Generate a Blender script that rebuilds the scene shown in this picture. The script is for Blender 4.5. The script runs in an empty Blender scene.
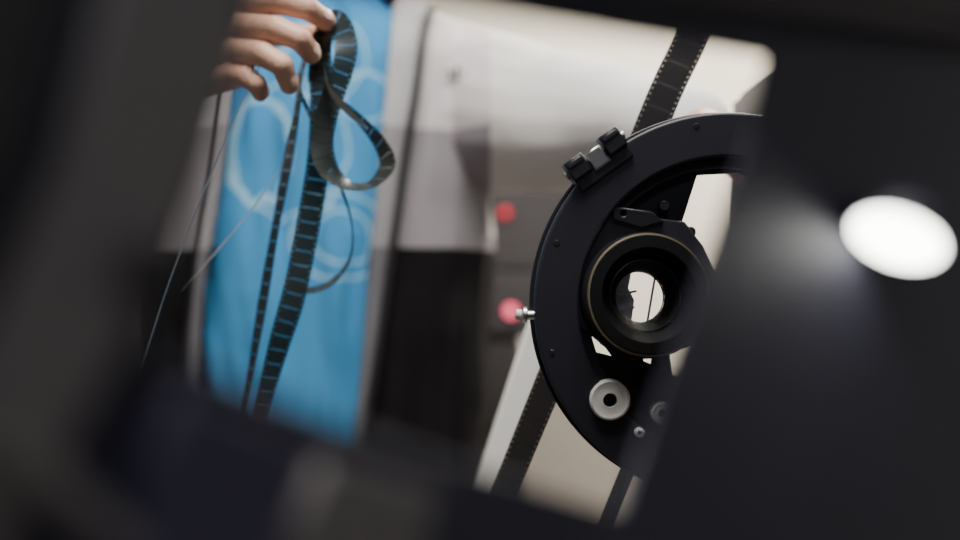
import bpy, bmesh, math, random
from mathutils import Vector, Matrix, noise
random.seed(3)
F=1333.333; CAMZ=1.25
D=bpy.data; C=bpy.context
def P(px,py,d): return Vector(((px-480)/F*d, d, CAMZ-(py-270)/F*d))
# ---------------------------------------------------------------- materials
def mat(name,col,rough=.6,metal=0,emit=None,es=0,noise_amt=0,nscale=20,bump=0,bscale=60,spec=.5,coat=0):
    m=D.materials.new(name); m.use_nodes=True; nt=m.node_tree; b=nt.nodes['Principled BSDF']
    b.inputs['Base Color'].default_value=(*col,1); b.inputs['Roughness'].default_value=rough
    b.inputs['Metallic'].default_value=metal; b.inputs['Specular IOR Level'].default_value=spec
    b.inputs['Coat Weight'].default_value=coat
    if emit: b.inputs['Emission Color'].default_value=(*emit,1); b.inputs['Emission Strength'].default_value=es
    tc=nt.nodes.new('ShaderNodeTexCoord')
    if noise_amt:
        n=nt.nodes.new('ShaderNodeTexNoise'); n.inputs['Scale'].default_value=nscale; n.inputs['Detail'].default_value=4
        nt.links.new(tc.outputs['Object'],n.inputs['Vector'])
        mx=nt.nodes.new('ShaderNodeMix'); mx.data_type='RGBA'
        mx.inputs[6].default_value=(*[c*(1-noise_amt) for c in col],1); mx.inputs[7].default_value=(*[min(1,c*(1+noise_amt)) for c in col],1)
        nt.links.new(n.outputs['Fac'],mx.inputs[0]); nt.links.new(mx.outputs[2],b.inputs['Base Color'])
    if bump:
        n=nt.nodes.new('ShaderNodeTexNoise'); n.inputs['Scale'].default_value=bscale; n.inputs['Detail'].default_value=3
        nt.links.new(tc.outputs['Object'],n.inputs['Vector'])
        bp=nt.nodes.new('ShaderNodeBump'); bp.inputs['Strength'].default_value=bump; bp.inputs['Distance'].default_value=.01
        nt.links.new(n.outputs['Fac'],bp.inputs['Height']); nt.links.new(bp.outputs['Normal'],b.inputs['Normal'])
    return m
M={}
M['wall']=mat('wall_paint',(.85,.80,.68),.8,noise_amt=.04,nscale=3,bump=.05)
M['walldim']=mat('lower_wall_painted_dim',(.34,.305,.265),.7,noise_amt=.06,nscale=5)  # dimmer light low on the back wall, put into the colour
M['wall2']=mat('wall_dark_paint',(.26,.26,.27),.85,noise_amt=.05,nscale=3)
M['floor']=mat('floor_lino',(.16,.14,.13),.5,noise_amt=.2,nscale=8)
M['ceil']=mat('ceiling_paint',(.6,.58,.56),.9,noise_amt=.03)
M['plate']=mat('housing_paint',(.020,.020,.034),.55,noise_amt=.15,nscale=15,spec=.3)
M['plateblue']=mat('housing_blue_black',(.032,.030,.056),.55,noise_amt=.1,spec=.3)
M['plategrey']=mat('housing_grey',(.105,.096,.096),.65,noise_amt=.15,spec=.3)
M['platedark']=mat('housing_dark',(.022,.020,.021),.65,spec=.3)
M['black']=mat('black_anodised',(.008,.008,.011),.38,noise_amt=.2,nscale=40)
M['black2']=mat('black_satin',(.012,.012,.018),.42,noise_amt=.15,nscale=60)
M['rubber']=mat('matte_black',(.003,.003,.0035),.6,spec=.15)
M['gold']=mat('brass_ring',(.50,.42,.27),.35,1)
M['steel']=mat('brushed_steel',(.55,.54,.52),.3,1,noise_amt=.15,nscale=60)
M['nylon']=mat('nylon_roller',(.58,.56,.52),.5)
M['white']=mat('white_enamel',(.88,.86,.80),.4)
M['red']=mat('red_led',(.7,.02,.05),.4,emit=(1,.01,.06),es=1.0)
M['redpink']=mat('pink_led',(.9,.12,.2),.4,emit=(1,.13,.22),es=2.6)
M['redtab']=mat('red_tab',(.5,.02,.03),.5)
M['rack']=mat('rack_grey',(.11,.10,.10),.6,noise_amt=.1)
M['rack2']=mat('rack_panel',(.085,.076,.078),.55,noise_amt=.1)
M['cab']=mat('cabinet_dark',(.03,.028,.028),.6,noise_amt=.1)
M['lamp']=mat('lamp_glow',(1,1,1),.5,emit=(1,1,.93),es=14)
M['skin']=mat('skin',(.58,.335,.235),.5,noise_amt=.12,nscale=60,bump=.12,bscale=250)
M['nail']=mat('nail',(.68,.44,.36),.3)
M['hair']=mat('hair',(.03,.02,.015),.6,bump=.6,bscale=120)
M['eye']=mat('eye_white',(.8,.8,.78),.2)
M['iris']=mat('iris',(.05,.03,.02),.2)
M['lip']=mat('lips',(.5,.22,.18),.5)
M['trouser']=mat('denim',(.03,.04,.07),.8,noise_amt=.2,bump=.1)
M['shoe']=mat('shoe_leather',(.02,.02,.02),.5)
M['zip']=mat('zipper_black',(.012,.012,.012),.5)
M['pic']=mat('gate_enamel',(.75,.76,.78),.5,noise_amt=.25,nscale=120)
def nodes(m): return m.node_tree.nodes, m.node_tree.links
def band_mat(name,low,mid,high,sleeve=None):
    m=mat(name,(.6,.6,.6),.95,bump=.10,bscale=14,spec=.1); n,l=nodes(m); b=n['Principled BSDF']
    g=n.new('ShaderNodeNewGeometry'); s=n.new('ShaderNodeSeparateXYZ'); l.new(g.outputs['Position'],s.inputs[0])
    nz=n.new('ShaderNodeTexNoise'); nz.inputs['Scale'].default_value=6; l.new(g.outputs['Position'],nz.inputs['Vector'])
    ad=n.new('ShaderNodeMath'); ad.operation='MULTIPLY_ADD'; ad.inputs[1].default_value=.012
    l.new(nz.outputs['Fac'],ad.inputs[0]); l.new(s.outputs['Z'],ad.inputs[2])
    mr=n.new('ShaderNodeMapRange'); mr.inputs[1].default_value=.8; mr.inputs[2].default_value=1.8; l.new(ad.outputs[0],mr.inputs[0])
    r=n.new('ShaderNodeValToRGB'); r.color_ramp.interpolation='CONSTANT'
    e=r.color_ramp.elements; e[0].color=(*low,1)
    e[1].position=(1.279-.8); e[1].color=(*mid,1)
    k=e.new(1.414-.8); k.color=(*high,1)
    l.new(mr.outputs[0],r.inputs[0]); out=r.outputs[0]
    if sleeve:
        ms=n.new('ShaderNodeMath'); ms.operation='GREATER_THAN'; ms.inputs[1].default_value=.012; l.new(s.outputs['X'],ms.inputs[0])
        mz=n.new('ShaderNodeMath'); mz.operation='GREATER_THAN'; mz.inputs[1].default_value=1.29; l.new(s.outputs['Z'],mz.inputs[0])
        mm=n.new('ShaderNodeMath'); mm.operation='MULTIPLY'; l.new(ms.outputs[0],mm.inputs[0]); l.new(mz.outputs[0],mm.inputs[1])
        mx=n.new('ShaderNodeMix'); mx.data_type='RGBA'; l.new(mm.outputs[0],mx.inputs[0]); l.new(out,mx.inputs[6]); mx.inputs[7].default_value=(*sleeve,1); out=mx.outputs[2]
    l.new(out,b.inputs['Base Color'])
    return m
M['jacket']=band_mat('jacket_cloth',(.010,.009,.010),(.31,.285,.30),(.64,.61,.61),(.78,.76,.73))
M['facing']=band_mat('jacket_facing_shaded_low',(.15,.145,.155),(.30,.29,.30),(.48,.47,.48))  # shading down the strip is painted in: darker colour towards the bottom
def shirt_mat():
    m=mat('tshirt_cloth',(.05,.3,.6),.9,bump=.3,bscale=14,spec=.15); n,l=nodes(m); b=n['Principled BSDF']
    g=n.new('ShaderNodeNewGeometry'); s=n.new('ShaderNodeSeparateXYZ'); l.new(g.outputs['Position'],s.inputs[0])
    nz=n.new('ShaderNodeTexNoise'); nz.inputs['Scale'].default_value=14; nz.inputs['Detail'].default_value=2; l.new(g.outputs['Position'],nz.inputs['Vector'])
    def mth(op,a,bv,c=None):
        x=n.new('ShaderNodeMath'); x.operation=op
        for i,v in enumerate((a,bv,c)):
            if v is None: continue
            if isinstance(v,(int,float)): x.inputs[i].default_value=v
            else: l.new(v,x.inputs[i])
        return x.outputs[0]
    tot=None
    for (px,py,rpx,w,sy) in [(318,52,42,3.2,1.0),(300,60,20,3.2,1.3),(285,150,62,3.2,1.15),(258,150,30,4.2,1.9),(335,232,50,4.0,.9),(338,235,30,4.0,.8),(365,95,24,3.0,1.)]:
        c=P(px,py,1.5)
        dx=mth('SUBTRACT',s.outputs['X'],c.x); dz=mth('MULTIPLY',mth('SUBTRACT',s.outputs['Z'],c.z),1/sy)
        r2=mth('SQRT',mth('ADD',mth('MULTIPLY',dx,dx),mth('MULTIPLY',dz,dz)),0)
        r2=mth('MULTIPLY_ADD',nz.outputs['Fac'],.04,r2)
        dd=mth('ABSOLUTE',mth('SUBTRACT',r2,rpx*1.5/F+.02),0)
        v=mth('LESS_THAN',dd,w*.75/F)
        tot=v if tot is None else mth('MAXIMUM',tot,v)
    mx=n.new('ShaderNodeMix'); mx.data_type='RGBA'; mx.inputs[6].default_value=(.065,.30,.57,1); mx.inputs[7].default_value=(.34,.64,.79,1)
    l.new(tot,mx.inputs[0]); l.new(mx.outputs[2],b.inputs['Base Color'])
    return m
M['shirt']=shirt_mat()
def film_mat(name,base,pitch=.0125,perf=.0048,holes=.45,clear=.04,lineclear=.36):
    m=mat(name,base,.38,coat=.05,spec=.35); n,l=nodes(m); b=n['Principled BSDF']; out=n['Material Output']
    uv=n.new('ShaderNodeUVMap'); s=n.new('ShaderNodeSeparateXYZ'); l.new(uv.outputs[0],s.inputs[0])
    def mth(op,a,bv=0):
        x=n.new('ShaderNodeMath'); x.operation=op
        for i,v in enumerate((a,bv)):
            if isinstance(v,(int,float)): x.inputs[i].default_value=v
            else: l.new(v,x.inputs[i])
        return x.outputs[0]
    fr=mth('FRACT',mth('DIVIDE',s.outputs['X'],pitch)); ln=mth('LESS_THAN',fr,.11)
    ed=mth('ABSOLUTE',mth('SUBTRACT',s.outputs['Y'],.5))
    inner=mth('LESS_THAN',ed,.34)
    ln=mth('MULTIPLY',ln,inner)
    nz=n.new('ShaderNodeTexNoise'); nz.inputs['Scale'].default_value=160; nz.inputs['Detail'].default_value=3; l.new(uv.outputs[0],nz.inputs['Vector'])
    im=n.new('ShaderNodeMix'); im.data_type='RGBA'; im.inputs[6].default_value=(*[c*.4 for c in base],1); im.inputs[7].default_value=(*[c*3 for c in base],1); l.new(nz.outputs['Fac'],im.inputs[0])
    l.new(im.outputs[2],b.inputs['Base Color'])
    tr=n.new('ShaderNodeBsdfTransparent'); ms=n.new('ShaderNodeMixShader')
    f=mth('ADD',mth('MULTIPLY',ln,lineclear),mth('MULTIPLY',mth('MULTIPLY',inner,nz.outputs['Fac']),clear))
    if holes:
        pf=mth('LESS_THAN',mth('FRACT',mth('DIVIDE',s.outputs['X'],perf)),.4)
        e1=mth('GREATER_THAN',ed,.39); e2=mth('LESS_THAN',ed,.455)
        h=mth('MULTIPLY',mth('MULTIPLY',pf,mth('MULTIPLY',e1,e2)),holes)
        f=mth('MAXIMUM',f,h)
    l.new(f,ms.inputs[0]); l.new(b.outputs[0],ms.inputs[1]); l.new(tr.outputs[0],ms.inputs[2]); l.new(ms.outputs[0],out.inputs['Surface'])
    return m
M['film']=film_mat('film_stock',(.009,.012,.010))
M['leader2']=film_mat('film_leader_perforated',(.006,.005,.005),.02,holes=.12,clear=0,lineclear=.01)
M['filmedge']=mat('film_clear_leader',(.19,.185,.18),.35,coat=.2,noise_amt=.2)
M['filmhighlight']=mat('film_painted_highlight',(.6,.57,.52),.25,coat=.4)  # pale colour for the painted highlight on the film loop
# ---------------------------------------------------------------- helpers
def empty(name,loc=(0,0,0)):
    o=D.objects.new(name,None); o.empty_display_size=.05; o.location=loc; C.collection.objects.link(o); return o
def obj(name,me,m,parent=None,smooth=False):
    o=D.objects.new(name,me); C.collection.objects.link(o)
    if m: me.materials.append(m)
    if smooth:
        for p in me.polygons: p.use_smooth=True
    if parent:
        o.parent=parent; o.matrix_parent_inverse=Matrix.Translation(parent.location).inverted()
    return o
def bm_obj(name,bm,m,parent=None,smooth=False):
    bmesh.ops.recalc_face_normals(bm,faces=bm.faces)
    me=D.meshes.new(name); bm.to_mesh(me); bm.free(); return obj(name,me,m,parent,smooth)
def box(name,lo,hi,m,parent=None,bev=0,rot=None):
    bm=bmesh.new(); bmesh.ops.create_cube(bm,size=1); lo=Vector(lo);hi=Vector(hi); c=(lo+hi)/2; s=hi-lo
    for v in bm.verts: v.co=Vector((v.co.x*s.x,v.co.y*s.y,v.co.z*s.z))
    if rot: bmesh.ops.rotate(bm,verts=bm.verts,cent=(0,0,0),matrix=rot)
    for v in bm.verts: v.co+=c
    if bev: bmesh.ops.bevel(bm,geom=bm.edges[:],offset=bev,segments=2,affect='EDGES')
    return bm_obj(name,bm,m,parent)
def plate(name,outlines,O,U,V,th,m,parent=None,bev=0):
    cu=D.curves.new(name,'CURVE'); cu.dimensions='2D'; cu.fill_mode='BOTH'; cu.extrude=max(th/2-bev,1e-5); cu.bevel_depth=bev; cu.bevel_resolution=2; cu.offset=-bev
    for pts in outlines:
        sp=cu.splines.new('POLY'); sp.points.add(len(pts)-1)
        for i,p in enumerate(pts): sp.points[i].co=(p[0],p[1],0,1)
        sp.use_cyclic_u=True
    t=D.objects.new('tmp',cu); C.collection.objects.link(t); C.view_layer.update()
    me=D.meshes.new_from_object(t.evaluated_get(C.evaluated_depsgraph_get())); D.objects.remove(t)
    me.name=name; me.materials.clear()
    N=U.cross(V); T=Matrix((( U.x,V.x,N.x,O.x),(U.y,V.y,N.y,O.y),(U.z,V.z,N.z,O.z),(0,0,0,1)))
    me.transform(T); return obj(name,me,m,parent)
def circ(cx,cy,r,n=48,r2=None):
    r2=r2 or r
    return [(cx+r*math.cos(2*math.pi*i/n),cy+r2*math.sin(2*math.pi*i/n)) for i in range(n)]
def lathe(name,prof,O,axis,m,parent=None,n=64,closed=True):
    bm=bmesh.new(); ax=Vector(axis).normalized(); q=ax.to_track_quat('Z','Y'); rings=[]
    for r,h in prof:
        rings.append([bm.verts.new(Vector(O)+q@Vector((r*math.cos(2*math.pi*i/n),r*math.sin(2*math.pi*i/n),h))) for i in range(n)])
    R=rings+([rings[0]] if closed else [])
    for a,b in zip(R[:-1],R[1:]):
        for i in range(n): bm.faces.new((a[i],a[(i+1)%n],b[(i+1)%n],b[i]))
    if not closed:
        if prof[0][0]>1e-6: bm.faces.new(rings[0])
        if prof[-1][0]>1e-6: bm.faces.new(rings[-1])
    o=bm_obj(name,bm,m,parent,True)
    md=o.modifiers.new('es','EDGE_SPLIT'); md.split_angle=.6
    return o
def cyl(name,O,axis,r,h,m,parent=None,n=32,bev=.0008):
    return lathe(name,[(0.0001,0),(r-bev,0),(r,bev),(r,h-bev),(r-bev,h),(0.0001,h)],O,axis,m,parent,n,False)
def cap(bm,p0,r0,p1,r1,n=16):
    p0=Vector(p0);p1=Vector(p1)
    for p,r in((p0,r0),(p1,r1)):
        g=bmesh.ops.create_icosphere(bm,subdivisions=3,radius=r)
        for v in g['verts']: v.co+=p
    d=(p1-p0)
    if d.length<1e-6: return
    q=d.to_track_quat('Z','Y'); a=[];b=[]
    for i in range(n):
        t=2*math.pi*i/n; u=Vector((math.cos(t),math.sin(t),0))
        a.append(bm.verts.new(p0+q@(u*r0))); b.append(bm.verts.new(p1+q@(u*r1)))
    for i in range(n): bm.faces.new((a[i],a[(i+1)%n],b[(i+1)%n],b[i]))
    bm.faces.new(list(reversed(a))); bm.faces.new(b)
def chain(bm,pts):
    for (a,ra),(b,rb) in zip(pts[:-1],pts[1:]): cap(bm,a,ra,b,rb)
def ell(bm,c,s,rot=None):
    g=bmesh.ops.create_icosphere(bm,subdivisions=4,radius=1)
    for v in g['verts']:
        v.co=Vector((v.co.x*s[0],v.co.y*s[1],v.co.z*s[2]))
        if rot: v.co=rot@v.co
        v.co+=Vector(c)
def remesh(o,vox,smooth=4,fac=.5):
    md=o.modifiers.new('union','REMESH'); md.mode='VOXEL'; md.voxel_size=vox; md.use_smooth_shade=True
    s=o.modifiers.new('soften','SMOOTH'); s.iterations=smooth; s.factor=fac
    C.view_layer.update()
    me=D.meshes.new_from_object(o.evaluated_get(C.evaluated_depsgraph_get()))
    old=o.data; mt=old.materials[0]; o.modifiers.clear(); o.data=me; me.materials.clear(); me.materials.append(mt)
    for p in me.polygons: p.use_smooth=True
    return o
def cr(pts,n=14):
    out=[]; k=len(pts[0])
    for i in range(len(pts)-1):
        p=[pts[max(i-1,0)],pts[i],pts[i+1],pts[min(i+2,len(pts)-1)]]
        for j in range(n):
            t=j/n
            out.append([.5*((2*p[1][a])+(-p[0][a]+p[2][a])*t+(2*p[0][a]-5*p[1][a]+4*p[2][a]-p[3][a])*t*t+(-p[0][a]+3*p[1][a]-3*p[2][a]+p[3][a])*t**3) for a in range(k)])
    out.append(list(pts[-1])); return out
def ribbon(name,pts,width,m,parent=None,n=14):
    s=cr([(*P(a,b,d),math.radians(ph)) for a,b,d,ph in pts],n)
    bm=bmesh.new(); uvl=bm.loops.layers.uv.new('UVMap'); rows=[];L=0;prev=None
    for i,q in enumerate(s):
        p=Vector(q[:3]); a=Vector(s[max(i-1,0)][:3]); b=Vector(s[min(i+1,len(s)-1)][:3]); t=(b-a).normalized()
        Y=Vector((0,1,0)); perp=t.cross(Y)
        perp=perp.normalized() if perp.length>1e-4 else Vector((1,0,0)); bi=t.cross(perp).normalized()
        w=perp*math.cos(q[3])+bi*math.sin(q[3])
        if prev is not None: L+=(p-prev).length
        prev=p; cup=t.cross(w).normalized()*width*.012
        rows.append(([bm.verts.new(p-w*width/2),bm.verts.new(p+cup),bm.verts.new(p+w*width/2)],L))
    for (A,la),(B,lb) in zip(rows[:-1],rows[1:]):
        for k in range(2):
            f=bm.faces.new((A[k],A[k+1],B[k+1],B[k])); f.smooth=True
            for lp,uv in zip(f.loops,((la,k/2),(la,(k+1)/2),(lb,(k+1)/2),(lb,k/2))): lp[uvl].uv=uv
    me=D.meshes.new(name); bm.to_mesh(me); bm.free(); o=obj(name,me,m,parent)
    return o
def tube(name,pts,r,m,parent=None):
    cu=D.curves.new(name,'CURVE'); cu.dimensions='3D'; cu.bevel_depth=r; cu.bevel_resolution=2; cu.use_fill_caps=True
    sp=cu.splines.new('POLY'); sp.points.add(len(pts)-1)
    for i,p in enumerate(pts): sp.points[i].co=(*p,1)
    t=D.objects.new('tmp',cu); C.collection.objects.link(t); C.view_layer.update()
    me=D.meshes.new_from_object(t.evaluated_get(C.evaluated_depsgraph_get())); D.objects.remove(t); me.materials.clear()
    return obj(name,me,m,parent,True)
# ---------------------------------------------------------------- room
X0,X1,Y0,Y1,H=-2.2,2.4,-1.6,3.2,2.7
box('floor',(X0,Y0,-.1),(X1,Y1,0),M['floor'])
box('ceiling',(X0,Y0,H),(X1,Y1,H+.1),M['ceil'])
box('wall_back',(X0-.1,Y1,0),(X1+.1,Y1+.1,H),M['wall'])
box('wall_left',(X0-.1,Y0,0),(X0,Y1,H),M['wall2'])
box('wall_right',(X1,Y0,0),(X1+.1,Y1,H),M['wall2'])
box('wall_front',(X0-.1,Y0-.1,0),(X1+.1,Y0,H),M['wall2'])
box('baseboard_back',(X0,Y1-.03,0),(X1,Y1,.1),M['white'])
box('lower_wall_dim_panel',(X0,Y1-.012,.1),(X1,Y1,1.0),M['walldim'])  # added darker panel; paints the lower wall's dimness
def light(name,loc,size,power,col,target=None,sy=None):
    l=D.lights.new(name,'AREA'); l.size=size; l.energy=power; l.color=col
    if sy: l.shape='RECTANGLE'; l.size_y=sy
    o=D.objects.new(name,l); o.location=loc; C.collection.objects.link(o)
    d=(Vector(target)-Vector(loc)) if target else Vector((0,0,-1)); o.rotation_euler=d.to_track_quat('-Z','Y').to_euler(); return o
def fixture(x,y,w,d,col):
    e=empty('unseen_light_panel',(x,y,H))
    box('frame',(x-w/2-.03,y-d/2-.03,H-.05),(x+w/2+.03,y+d/2+.03,H),M['white'],e,.004)
    box('diffuser',(x-w/2,y-d/2,H-.056),(x+w/2,y+d/2,H-.05),mat('diffuser',(.9,.9,.9),.5,emit=col,es=2),e)
for x,y,w,d,pw,col in((.9,2.35,.9,.5,108,(1,.94,.84)),(-.05,.62,.9,.5,48,(1,.97,.93)),(.1,-.9,.6,.3,10.5,(.82,.88,1))):  # unseen panels added to light the scene; last one fills the housing front
    fixture(x,y,w,d,col); light('unseen_panel_light',(x,y,H-.065),w,pw,col,None,d)
cb=empty('added_dark_cabinet',(-1.2,2.8,0))  # added dark backing that covers the bright wall left of the jacket
box('carcass',(-1.75,2.62,.05),(-.62,3.15,1.75),M['cab'],cb,.006); box('plinth',(-1.72,2.66,0),(-.65,3.12,.05),M['rubber'],cb)
for sx in(-1.74,-1.18): box('door_panel',(sx,2.60,.08),(sx+.55,2.62,1.73),M['cab'],cb,.004)
for sx in(-1.22,-1.14): box('handle',(sx-.008,2.575,.9),(sx+.008,2.60,1.05),M['steel'],cb,.003)
# ---------------------------------------------------------------- person
per=empty('person',(-.2,1.65,0))
cx0,cy0=-.205,1.63
LV=[(.86,.195,.135),(1.0,.192,.13),(1.15,.2,.13),(1.3,.207,.13),(1.42,.212,.132),(1.50,.208,.125),(1.545,.175,.11),(1.58,.12,.09),(1.61,.082,.075),(1.65,.072,.07)]
def lv(z):
    for a,b in zip(LV[:-1],LV[1:]):
        if z<=b[0]:
            t=(z-a[0])/(b[0]-a[0]); t=max(0,t); return a[1]+(b[1]-a[1])*t,a[2]+(b[2]-a[2])*t
    return LV[-1][1:]
NE=2.3
def surf(t,z,off,fold=1.0):
    a,b=lv(z); a+=off;b+=off
    s,c=math.sin(t),math.cos(t)
    w=.006*noise.noise(Vector((s*4,c*4,z*7)))+.004*fold*noise.noise(Vector((s*9,c*9,z*5+7)))
    if fold>1: w+=.018*noise.noise(Vector((s*9+z*4,c*5,z*2.5+3)))+.010*noise.noise(Vector((s*18-z*12,c*5,z*5+9)))
    x=math.copysign(abs(s)**(2/NE),s)*(a+w); y=math.copysign(abs(c)**(2/NE),c)*(b+w)
    return Vector((cx0+x,cy0-y,z))
def t_at(x,z,off):
    a,_=lv(z); a+=off; u=min(1,abs(x-cx0)/a); return math.copysign(math.asin(u**(NE/2)),x-cx0)
bm=bmesh.new(); rows=[]; nz_=90; nt_=140
for i in range(nz_+1):
    z=.88+(1.60-.88)*i/nz_
    rows.append([bm.verts.new(surf(2*math.pi*j/nt_,z,-.029,2.0)) for j in range(nt_)])
for A,B in zip(rows[:-1],rows[1:]):
    for j in range(nt_): bm.faces.new((A[j],A[(j+1)%nt_],B[(j+1)%nt_],B[j]))
bm.faces.new(rows[0]); bm.faces.new(rows[-1])
bm_obj('tshirt',bm,M['shirt'],per,True)
def edgeR(z): return -.092-(1.55-z)*.090
def edgeL(z): return -.272-(1.55-z)*.118
bm=bmesh.new(); nz_=120; nt_=150; O_=[];I_=[]
for i in range(nz_+1):
    z=.84+(1.66-.84)*i/nz_; a,_=lv(z)
    tR=t_at(min(edgeR(z),cx0+a*.85),z,.01); tL=t_at(max(edgeL(z),cx0-a*.85),z,.01)
    ts=[tR+(2*math.pi+tL-tR)*j/nt_ for j in range(nt_+1)]
    O_.append([bm.verts.new(surf(t,z,.010)) for t in ts]); I_.append([bm.verts.new(surf(t,z,-.004)) for t in ts])
for i in range(nz_):
    for j in range(nt_):
        bm.faces.new((O_[i][j],O_[i][j+1],O_[i+1][j+1],O_[i+1][j])); bm.faces.new((I_[i][j+1],I_[i][j],I_[i+1][j],I_[i+1][j+1]))
    for j in(0,nt_): bm.faces.new((O_[i][j],O_[i+1][j],I_[i+1][j],I_[i][j]))
for j in range(nt_):
    for i in(0,nz_): bm.faces.new((O_[i][j],O_[i][j+1],I_[i][j+1],I_[i][j]))
bmesh.ops.recalc_face_normals(bm,faces=bm.faces)
chain(bm,[(P(445,88,1.64),.085),(P(500,112,1.60),.095),(P(560,121,1.50),.082),(P(610,124,1.42),.067),(P(655,124,1.32),.050),(P(690,128,1.24),.040)])
chain(bm,[(Vector((-.36,1.64,1.47)),.085),(Vector((-.44,1.62,1.38)),.075),(Vector((-.50,1.56,1.25)),.062),(Vector((-.44,1.42,1.30)),.052),(Vector((-.37,1.30,1.38)),.042)])
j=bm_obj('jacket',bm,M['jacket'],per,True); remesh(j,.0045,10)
tx=D.textures.new('cloth_folds','CLOUDS'); tx.noise_scale=.15; tx.noise_depth=1
md=j.modifiers.new('folds','DISPLACE'); md.texture=tx; md.strength=.020; md.mid_level=.5; md.texture_coords='GLOBAL'
for nm,ed,sg in(('left',edgeR,1),('right',edgeL,-1)):
    bm=bmesh.new(); prev=None; zl=[]
    for i in range(81):
        z=.85+(1.57-.85)*i/80; w=(.009+.028*max(0,(z-1.05)/.50)) if sg>0 else .010
        row=[]
        for k in range(5):
            x=ed(z)+sg*w*k/4-.004*sg; v=surf(t_at(x,z,.012),z,.012); v.y-=.012+.003*math.sin(k/4*math.pi); row.append(bm.verts.new(v))
        zl.append(row[-1].co.copy()+Vector((sg*.002,-.001,0)))
        if prev:
            for k in range(4): bm.faces.new((prev[k],prev[k+1],row[k+1],row[k]))
        prev=row
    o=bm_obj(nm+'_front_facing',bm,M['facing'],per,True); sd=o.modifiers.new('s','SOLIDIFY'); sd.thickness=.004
    tube(nm+'_zipper',zl,.0045,M['zip'],per)
v=surf(t_at(-.035,1.475,.012),1.475,.024)
for k,(dx,dz,h) in enumerate([(0,0,.018),(.008,-.004,.010),(-.007,-.002,.010)]):
    box('chest_logo_%d'%k,v+Vector((dx-.002,-.004,dz-h/2)),v+Vector((dx+.002,.002,dz+h/2)),M['zip'],per)
for sg in(-1,1):
    bm=bmesh.new(); x=cx0+sg*.095
    chain(bm,[(Vector((x,1.63,.9)),.098),(Vector((x+sg*.01,1.62,.5)),.07),(Vector((x+sg*.015,1.64,.10)),.052)])
    o=bm_obj('trouser_leg',bm,M['trouser'],per,True); remesh(o,.01,6)
    bm=bmesh.new(); chain(bm,[(Vector((x+sg*.015,1.67,.045)),.042),(Vector((x+sg*.03,1.48,.035)),.034)]); 
    for vv in bm.verts: vv.co.z=max(vv.co.z,.001)
    o=bm_obj('shoe',bm,M['shoe'],per,True); remesh(o,.006,3)
hc=Vector((cx0,1.60,1.79)); bm=bmesh.new()
cap(bm,(cx0,1.64,1.58),.058,(cx0,1.62,1.70),.054)
ell(bm,hc,(.075,.095,.105)); ell(bm,hc+Vector((0,-.02,-.055)),(.055,.07,.06)); ell(bm,hc+Vector((0,-.075,-.098)),(.024,.02,.02))
chain(bm,[(hc+Vector((0,-.090,.01)),.010),(hc+Vector((0,-.108,-.028)),.014)])
for sg in(-1,1):
    ell(bm,hc+Vector((sg*.078,.01,-.01)),(.010,.02,.032)); ell(bm,hc+Vector((sg*.013,-.095,-.032)),(.009,.010,.008)); ell(bm,hc+Vector((sg*.030,-.080,.028)),(.026,.012,.008))
h=bm_obj('head',bm,M['skin'],per,True); remesh(h,.004,4)
bm=bmesh.new(); ell(bm,hc+Vector((0,.016,.03)),(.084,.098,.098)); 
bmesh.ops.bisect_plane(bm,geom=bm.verts[:]+bm.edges[:]+bm.faces[:],plane_co=hc+Vector((0,-.03,.03)),plane_no=Vector((0,-.75,-.66)),clear_outer=True)
bm_obj('hair',bm,M['hair'],per,True)
for sg in(-1,1):
    bm=bmesh.new(); ell(bm,hc+Vector((sg*.030,-.080,.010)),(.013,.012,.009)); bm_obj('eye',bm,M['eye'],per,True)
    bm=bmesh.new(); ell(bm,hc+Vector((sg*.030,-.0905,.009)),(.005,.003,.005)); bm_obj('iris',bm,M['iris'],per,True)
    bm=bmesh.new(); chain(bm,[(hc+Vector((sg*.014,-.094,.034)),.003),(hc+Vector((sg*.046,-.082,.034)),.0025)]); bm_obj('eyebrow',bm,M['hair'],per,True)
bm=bmesh.new(); ell(bm,hc+Vector((0,-.093,-.062)),(.024,.008,.0055)); bm_obj('lips',bm,M['lip'],per,True)
# hand holding film
bm=bmesh.new()
FG={'index':[(242,2,1.165,12),(284,2,1.130,11.2),(309,9,1.124,10.2),(326,21,1.138,8.6)],
 'middle':[(238,26,1.162,12),(276,29,1.120,11.2),(300,39,1.115,10.2),(311,54,1.130,8.6)],
 'ring':[(234,50,1.162,11.5),(262,54,1.118,10.6),(282,65,1.113,9.6),(289,85,1.126,8.2)],
 'little':[(232,74,1.164,10.5),(246,77,1.128,9.4),(257,84,1.122,8.6),(260,93,1.132,7.4)]}
wr=P(135,92,1.21)
for k,f in FG.items():
    chain(bm,[(P(a,b,d),r/1000) for a,b,d,r in f])
    a,b,d,r=f[0]; cap(bm,wr.lerp(P(a,b,d),.15),.019,P(a,b,d),.0135)
    cap(bm,wr.lerp(P(a,b,d),.3)+Vector((0,.006,0)),.018,P(a-6,b,d+.01),.012)
ks=[P(*FG[k][0][:3]) for k in('index','middle','ring','little')]
for p,q in zip(ks[:-1],ks[1:]): cap(bm,p+Vector((-.012,.006,0)),.013,q+Vector((-.012,.006,0)),.012)
chain(bm,[(P(165,50,1.215),.017),(P(222,32,1.212),.0145),(P(268,34,1.192),.0115),(P(305,36,1.168),.0095),(P(322,32,1.158),.008)])
chain(bm,[(wr,.025),(P(95,130,1.24),.028),(Vector((-.39,1.31,1.37)),.034)])
h=bm_obj('right_hand',bm,M['skin'],per,True); remesh(h,.0013,3,.5)
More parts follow.
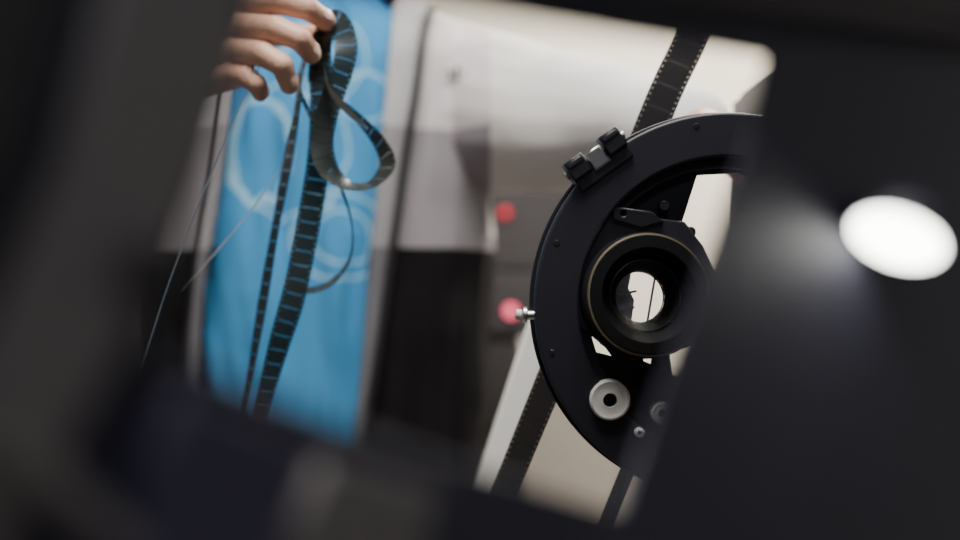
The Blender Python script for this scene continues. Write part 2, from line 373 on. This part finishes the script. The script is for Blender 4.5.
for k in('index','middle','ring','little'):
    a=P(*FG[k][2][:3]);b=P(*FG[k][3][:3]); c=a.lerp(b,.75); d=(b-a).normalized(); out=Vector((.7,-1,.5)); out=(out-d*out.dot(d)).normalized()
    bm=bmesh.new(); side=d.cross(out); R=Matrix((( side.x,d.x,out.x),(side.y,d.y,out.y),(side.z,d.z,out.z)))
    ell(bm,c+out*FG[k][3][3]*.00090,(.0055,.0065,.0016),R); bm_obj(k+'_nail',bm,M['nail'],per,True)
bm=bmesh.new(); wr2=P(712,138,1.19)
chain(bm,[(P(685,130,1.25),.03),(wr2,.022),(P(745,150,1.13),.022)])
for i in range(4):
    b=P(752,138+i*14,1.125)
    chain(bm,[(wr2,.015),(b,.011),(b+Vector((.03,-.022,.002)),.0095),(b+Vector((.05,-.028,-.012)),.0085),(b+Vector((.056,-.018,-.03)),.0075)])
chain(bm,[(P(722,146,1.18),.014),(P(750,142,1.15),.011),(P(775,144,1.11),.009)])
h=bm_obj('left_hand',bm,M['skin'],per,True); remesh(h,.002,4)
# ---------------------------------------------------------------- film strips
ff=empty('film_strip',P(325,30,1.15))
ribbon('wide_loop',[(316,84,1.152,50),(320,50,1.15,40),(328,26,1.148,30),(338,22,1.14,15),(346,42,1.135,-5),(343,68,1.13,-25),(330,104,1.128,-20),(322,140,1.126,-5),(328,168,1.124,-30),(348,185,1.126,-62),(372,184,1.135,-62),(387,166,1.145,-40),(380,144,1.152,-50),(362,122,1.155,-66),(342,104,1.155,-74),(322,94,1.155,-70)],.0195,M['film'],ff)
f2=empty('film_strip.001',P(325,30,1.16))
ribbon('strip',[(322,20,1.150,40),(320,60,1.150,10),(322,110,1.148,-5),(318,165,1.146,-20),(308,225,1.145,-5),(295,290,1.143,-5),(279,345,1.142,-35),(264,400,1.142,-55),(245,470,1.142,-60)],.0205,M['film'],f2)
f3=empty('film_strip.002',P(305,30,1.16))
ribbon('strip',[(318,30,1.158,60),(302,70,1.158,70),(297,110,1.158,66),(288,160,1.158,58),(275,230,1.158,62),(263,300,1.158,58),(250,375,1.158,66),(236,440,1.158,68)],.0215,M['film'],f3)
f4=empty('film_strip.003',P(305,60,1.16))
ribbon('thin_loop',[(308,40,1.14,85),(298,80,1.14,76),(310,115,1.14,74),(326,150,1.14,76),(342,190,1.14,76),(352,225,1.142,80),(350,258,1.145,76),(332,282,1.15,70),(308,290,1.155,70),(286,280,1.16,76)],.0185,M['film'],f4)
f5=empty('film_strip.004',P(305,60,1.16))
ribbon('trailing_end',[(312,40,1.145,84),(300,95,1.145,84),(288,150,1.145,82),(276,176,1.142,78),(248,214,1.14,77),(216,252,1.14,77),(182,290,1.14,80)],.016,M['filmedge'],f5)
f6=empty('film_strip.005',P(240,100,1.16))
ribbon('edge_on',[(262,60,1.165,88),(240,105,1.15,88),(214,165,1.14,88),(186,235,1.13,88),(164,295,1.12,88),(140,370,1.12,88)],.008,M['filmedge'],f6)
f7=empty('film_highlight_strip',P(325,40,1.16))
ribbon('loop_highlight',[(324,60,1.12,84),(328,86,1.12,76),(343,106,1.118,66),(368,129,1.12,78)],.013,M['filmhighlight'],f7)  # added pale ribbon painting the highlight where the loop catches light
f8=empty('film_strip.007',P(600,270,1.09))
ribbon('transport_run',[(708,-5,1.09,12),(688,45,1.09,10),(658,110,1.09,10),(600,262,1.09,15),(546,390,1.09,35),(505,490,1.09,42),(470,575,1.09,42)],.027,M['leader2'],f8)
f9=empty('film_strip.008',P(625,480,1.09))
ribbon('lower_run',[(655,410,1.07,50),(628,470,1.07,50),(600,540,1.07,50)],.016,M['leader2'],f9)
# ---------------------------------------------------------------- projector head
pj=empty('film_projector',P(725,305,1.0))
O=P(725,305,1.0); U=Vector((1,0,0)); V=Vector((0,0,1)); S=1/F
def L(px,py): return ((px-725)*S,-(py-305)*S)
def OY(dy): return O+Vector((0,dy,0))
R1=191*S
plate('rim',[circ(0,0,R1,160),circ(0,0,147*S,128)],OY(0),U,V,.024,M['black2'],pj,.002)
plate('rim_inner_step',[circ(0,0,149*S,128),circ(0,0,137*S,96)],OY(.006),U,V,.016,M['black'],pj,.001)
plate('rim_back_flange',[circ(0,0,195*S,160),circ(0,0,160*S,96)],OY(.016),U,V,.006,M['black'],pj,.001)
web_holes=[[L(*p) for p in[(699,174),(740,172),(790,190),(835,235),(848,300),(800,330),(730,320),(716,280),(700,246),(684,221)]],
 [L(*p) for p in[(577,330),(590,333),(608,348),(616,359),(592,353),(577,347)]],
 [L(*p) for p in[(644,351),(655,351),(653,365),(645,362)]],
 [L(*p) for p in[(671,354),(700,344),(730,352),(700,385),(674,376)]],
 [L(*p) for p in[(760,400),(820,360),(790,410),(755,430)]],
 circ(*L(640,296),46*S,64)]
plate('web_plate',[circ(0,0,148*S,128)]+web_holes,OY(.012),U,V,.008,M['black'],pj,.0008)
plate('lens_mount',[[L(*p) for p in[(612,212),(640,216),(684,222),(702,246),(722,290),(712,330),(690,345),(668,352),(669,372),(658,370),(658,351),(642,351),(640,362),(618,356),(604,342),(578,328),(573,290),(577,250),(592,226)]],circ(*L(642,294),46*S,64)],OY(.002),U,V,.014,M['black2'],pj,.0012)
plate('mount_lug',[[L(*p) for p in[(612,207),(650,212),(662,222),(640,228),(612,220)]],circ(*L(622,214),3*S,16)],OY(-.007),U,V,.006,M['black'],pj,.001)
for px,py,ro,ri in((608,398,20,7),(659,411,11,4),(637,430,5,2)):
    c=OY(-.008)+Vector(((px-725)*S,0,-(py-305)*S))
    lathe('roller',[(ri*S,.004),(ri*S,-.009),((ri+ro)/2*S,-.0083),(ro*S-.0015,-.009),(ro*S,-.0075),(ro*S,.004)],c,(0,1,0),M['nylon'],pj,48)
    cyl('roller_axle',c+Vector((0,.012,0)),(0,-1,0),ri*S*.98,.018,M['rubber'],pj,24)
for a in(100,128,160,195,250,280):
    r=180*S; c=OY(-.0115)+Vector((r*math.cos(math.radians(a)),0,r*math.sin(math.radians(a))))
    cyl('rim_bolt',c,(0,-1,0),.0024,.0010,M['black'],pj,6,.0003)
for px,py in((664,206),(690,232),(590,240),(585,318)):
    cyl('bolt',OY(.006)+Vector(((px-725)*S,0,-(py-305)*S)),(0,-1,0),.004,.010,M['black2'],pj,20)
lc=OY(0)+Vector(((641.5-725)*S,0,-(296.5-305)*S)); ax=Vector((.10,-1,.07)).normalized()
k=S*.975
lathe('lens_barrel',[(60*k,-.006),(61*k,.022),(59*k,.026),(48*k,.0262),(46*k,.022),(29*k,.002),(26*k,-.004),(26*k,-.012),(44*k,-.012),(44*k,-.006)],lc,ax,M['rubber'],pj,96)
lathe('lens_outer_tube',[(61*k,-.005),(64*k,-.005),(64*k,.017),(63*k,.0195),(61*k,.0195)],lc,ax,M['black'],pj,96)
lathe('brass_ring',[(60.2*k,.022),(62.0*k,.022),(62.0*k,.0253),(60.2*k,.0255)],lc,ax,M['gold'],pj,96)
lathe('inner_thread_ring',[(36*k,.012),(37*k,.012),(37*k,.0135),(36*k,.0138)],lc,ax,M['black'],pj,96)
gl=D.materials.new('lens_glass'); gl.use_nodes=True; n,l=nodes(gl); b=n['Principled BSDF']; b.inputs['Transmission Weight'].default_value=1; b.inputs['Roughness'].default_value=0; b.inputs['IOR'].default_value=1.08; b.inputs['Base Color'].default_value=(.97,.98,1,1)
lathe('lens_glass',[(.0001,-.006),(26*k,-.006),(26*k,-.008),(.0001,-.008)],lc,ax,gl,pj,64,False)
g0=1.03
def gate(name,pts,dy,m,th=.002): plate(name,[[((px-640)*g0/F,-(py-300)*g0/F) for px,py in pts]],P(640,300,g0)+Vector((0,dy,0)),U,V,th,m,pj)
gate('gate_plate',[(608,268),(632,268),(628,288),(634,300),(630,332),(608,332)],0,M['pic'])
gate('gate_bar',[(655,268),(657,268),(646,332),(644,332)],-.003,M['steel'],.001)
gate('gate_claw',[(618,293),(636,290),(636,292),(618,296)],-.003,M['steel'])
gate('gate_claw_lower',[(620,309),(634,306),(634,308),(621,312)],-.003,M['steel'])
gate('gate_tab',[(574,332),(584,334),(585,345),(574,344)],0,M['redtab'])
gate('gate_mount',[(600,252),(690,252),(690,262),(600,262)],0,M['black'])
hc2=P(598,160,.992); A=math.radians(36)
ur=Vector((math.cos(A),0,math.sin(A))); vr=Vector((-math.sin(A),0,math.cos(A)))
def rb(name,u0,u1,v0,v1,th,dy,m,bv=.0012):
    plate(name,[[(u0*S,v0*S),(u1*S,v0*S),(u1*S,v1*S),(u0*S,v1*S)]],hc2+Vector((0,dy,0)),ur,vr,th,m,pj,bv)
rb('clamp_base',-32,30,-17,2,.026,.006,M['black'])
rb('clamp_jaw',-32,-11,-4,16,.022,0,M['black']); rb('clamp_block',-9,9,-8,12,.018,0,M['steel'],.0015); rb('clamp_jaw',11,32,-4,17,.022,0,M['black'])
rb('clamp_top',-30,-13,8,14,.024,0,M['black2']); rb('clamp_top',13,30,9,15,.024,0,M['black2'])
cyl('clamp_pin',hc2-ur*.027+vr*.004,ur,.0035,.054,M['steel'],pj,20)
tp=P(530,315,1.0)
cyl('thumbscrew_shaft',tp+Vector((.006,0,0)),(-1,0,0),.0035,.012,M['steel'],pj,20); cyl('thumbscrew_head',tp+Vector((-.002,0,0)),(-1,0,.1),.0062,.004,M['steel'],pj,12); cyl('thumbscrew_tip',tp+Vector((-.006,0,0)),(-1,0,.1),.004,.005,M['nylon'],pj,12)
box('projector_body',(.245,1.0,.95),(.47,1.30,1.42),M['black2'],pj,.008)
box('projector_arm',(.18,1.03,1.16),(.26,1.07,1.25),M['black'],pj,.004)
box('pedestal_column',(.30,1.08,.05),(.42,1.22,.96),M['black2'],pj,.006)
box('pedestal_foot',(.16,.9,0),(.56,1.4,.05),M['black2'],pj,.008)
st=empty('support_strut',P(510,400,1.25))
a=P(562,262,1.27); b=P(468,545,1.27); d=(a-b).normalized(); sd=Vector((d.z,0,-d.x)); 
plate('bar',[[(-.0125,-.02),(.0125,-.02),(.0125,(a-b).length),(-.0125,(a-b).length)]],b,sd,d,.014,M['white'],st,.002)
box('strut_foot',(b.x-.03,b.y-.03,0),(b.x+.03,b.y+.03,.02),M['black2'],st,.003); box('strut_leg',(b.x-.012,b.y-.008,.02),(b.x+.012,b.y+.008,b.z),M['white'],st,.002)
# ---------------------------------------------------------------- equipment rack
rk=empty('equipment_rack',(.0,2.2,0)); dk=2.1
xa=P(430,0,dk).x; xb=P(522,0,dk).x; xc=P(580,0,dk).x; zt=P(0,172,dk).z; zm=P(0,338,dk).z
box('cabinet',(xa,dk+.01,0),(xb,dk+.45,zm),M['rack'],rk,.006)
box('console_head',(xa,dk,zm),(xc,dk+.45,zt),M['rack'],rk,.006)
for i,(y0_,y1_,xr) in enumerate(((188,268,574),(280,333,574),(346,430,516),(438,520,516))):
    lo=P(436,y1_,dk);hi=P(xr,y0_,dk); off=0 if y0_<340 else .01
    box('panel_%d'%i,(xa+.01,dk+off-.008,lo.z),(hi.x,dk+off,hi.z),M['rack2'],rk,.003)
def led(px,py,r,m):
    c=P(px,py,dk-.008); lathe('indicator_bezel',[(r*1.05,0),(r*1.3,0),(r*1.3,.006),(r*1.05,.006)],c,(0,-1,0),M['black'],rk,24)
    lathe('indicator_light',[(r,0),(r,.006),(r*.7,.010),(.0001,.012)],c,(0,-1,0),m,rk,24,False)
led(505,213,.0075,M['red']); led(511,311,.0095,M['redpink'])
# ---------------------------------------------------------------- foreground housing
hs=empty('projector_housing',(0,.5,1.1))
kk=.857; y0=.45; HU=Vector((1,kk,0)).normalized(); HV=Vector((0,0,1)); HO=Vector((0,y0,CAMZ)); HN=HU.cross(HV)
def Q(px,py,off=0):
    r=Vector(((px-480)/F,1,-(py-270)/F)); O2=HO+HN*off; t=HN.dot(O2-Vector((0,0,CAMZ)))/HN.dot(r); p=Vector((0,0,CAMZ))+r*t-O2
    return (p.dot(HU),p.dot(HV))
win=[Q(*p) for p in[(266,-14),(400,0),(560,26),(766,58),(748,140),(716,230),(690,310),(656,400),(618,514),(540,488),(440,458),(340,424),(240,384),(146,344),(158,310),(207,170)]]
outer=[(-.32,-.36),(.50,-.36),(.50,.30),(-.32,.30)]
plate('front_plate',[outer,win],HO,HU,HV,.004,M['plate'],hs,.001)
def hp(name,pts,off,th,m,bev=.001):
    plate(name,[[Q(*p,off) for p in pts]],HO+HN*off,HU,HV,th,m,hs,bev)
hp('left_flange',[(120,-60),(248,-60),(236,60),(188,190),(140,300),(50,470),(-40,600),(-160,600),(-30,360),(60,160)],.008,.008,M['plategrey'])
hp('left_upright',[(-260,-80),(60,-80),(10,150),(-120,420),(-260,500)],.012,.012,M['platedark'])
hp('latch_block',[(132,240),(166,236),(154,300),(122,296)],.018,.008,M['platedark'])
hp('bottom_rib',[(320,460),(430,490),(400,640),(250,620)],.008,.008,M['plategrey'])
hp('bottom_cover',[(180,390),(300,445),(255,600),(110,560)],.012,.010,M['plateblue'])
hp('lower_rail',[(-60,380),(0,415),(150,545),(140,570),(-20,450),(-80,420)],.020,.006,M['plategrey'])
hp('top_rail',[(280,-50),(1000,48),(1000,10),(300,-90)],.008,.008,M['platedark'])
def corner(u,v,off=0): return HO+HU*u+HV*v+HN*off
def slab(name,pts,m,par=hs):
    bm=bmesh.new()
    for p in pts: bm.verts.new(p)
    bmesh.ops.convex_hull(bm,input=bm.verts); return bm_obj(name,bm,m,par)
for nm,u in(('side_left',-.32),('side_right',.50)):
    slab(nm,[corner(uu,vv)+Vector((0,yy,0)) for uu in(u-.003,u+.003) for vv in(-.36,.30) for yy in(0,.12)],M['plate'])
slab('stand_column',[corner(uu,vv,oo) for uu in(.02,.34) for vv in(-.35,-(CAMZ-.03)) for oo in(-.004,-.08)],M['plate'])
slab('stand_foot',[corner(uu,vv,oo) for uu in(-.1,.40) for vv in(-(CAMZ-.03),-CAMZ) for oo in(.10,-.16)],M['plate'])
# round lamp mounted on the housing's right side, clear of the plate
ld=.572; lampc=P(897,240,ld); lp=empty('inspection_lamp',lampc); sc=ld/F
tdir=Vector((-.43,-.44,-.79)).normalized()
lathe('lamp_face',[(.0001,.0),(46*sc,-.0003),(46*sc,-.002),(.0001,-.002)],lampc,tdir,M['lamp'],lp,64,False)
lathe('lamp_hood',[(46.3*sc,-.0005),(47*sc,-.0005),(47*sc,-.008),(30*sc,-.018),(.0001,-.018),(.0001,-.016),(28*sc,-.016),(46.3*sc,-.007)],lampc,tdir,M['plate'],lp,64)
e_=lampc-tdir*.016
tube('lamp_bracket',[e_,e_-HN*.012,e_-HN*.045],.005,M['plate'],lp)
# ---------------------------------------------------------------- camera
cam=D.cameras.new('camera'); co=D.objects.new('camera',cam); C.collection.objects.link(co)
co.location=(0,0,CAMZ); co.rotation_euler=(math.radians(90),0,0); cam.lens=50; cam.sensor_width=36; cam.clip_start=.01
cam.dof.use_dof=True; cam.dof.focus_distance=1.02; cam.dof.aperture_fstop=1.8; cam.dof.aperture_blades=0
C.scene.camera=co
w=D.worlds.new('world'); w.use_nodes=True; w.node_tree.nodes['Background'].inputs[0].default_value=(.02,.02,.025,1); C.scene.world=w
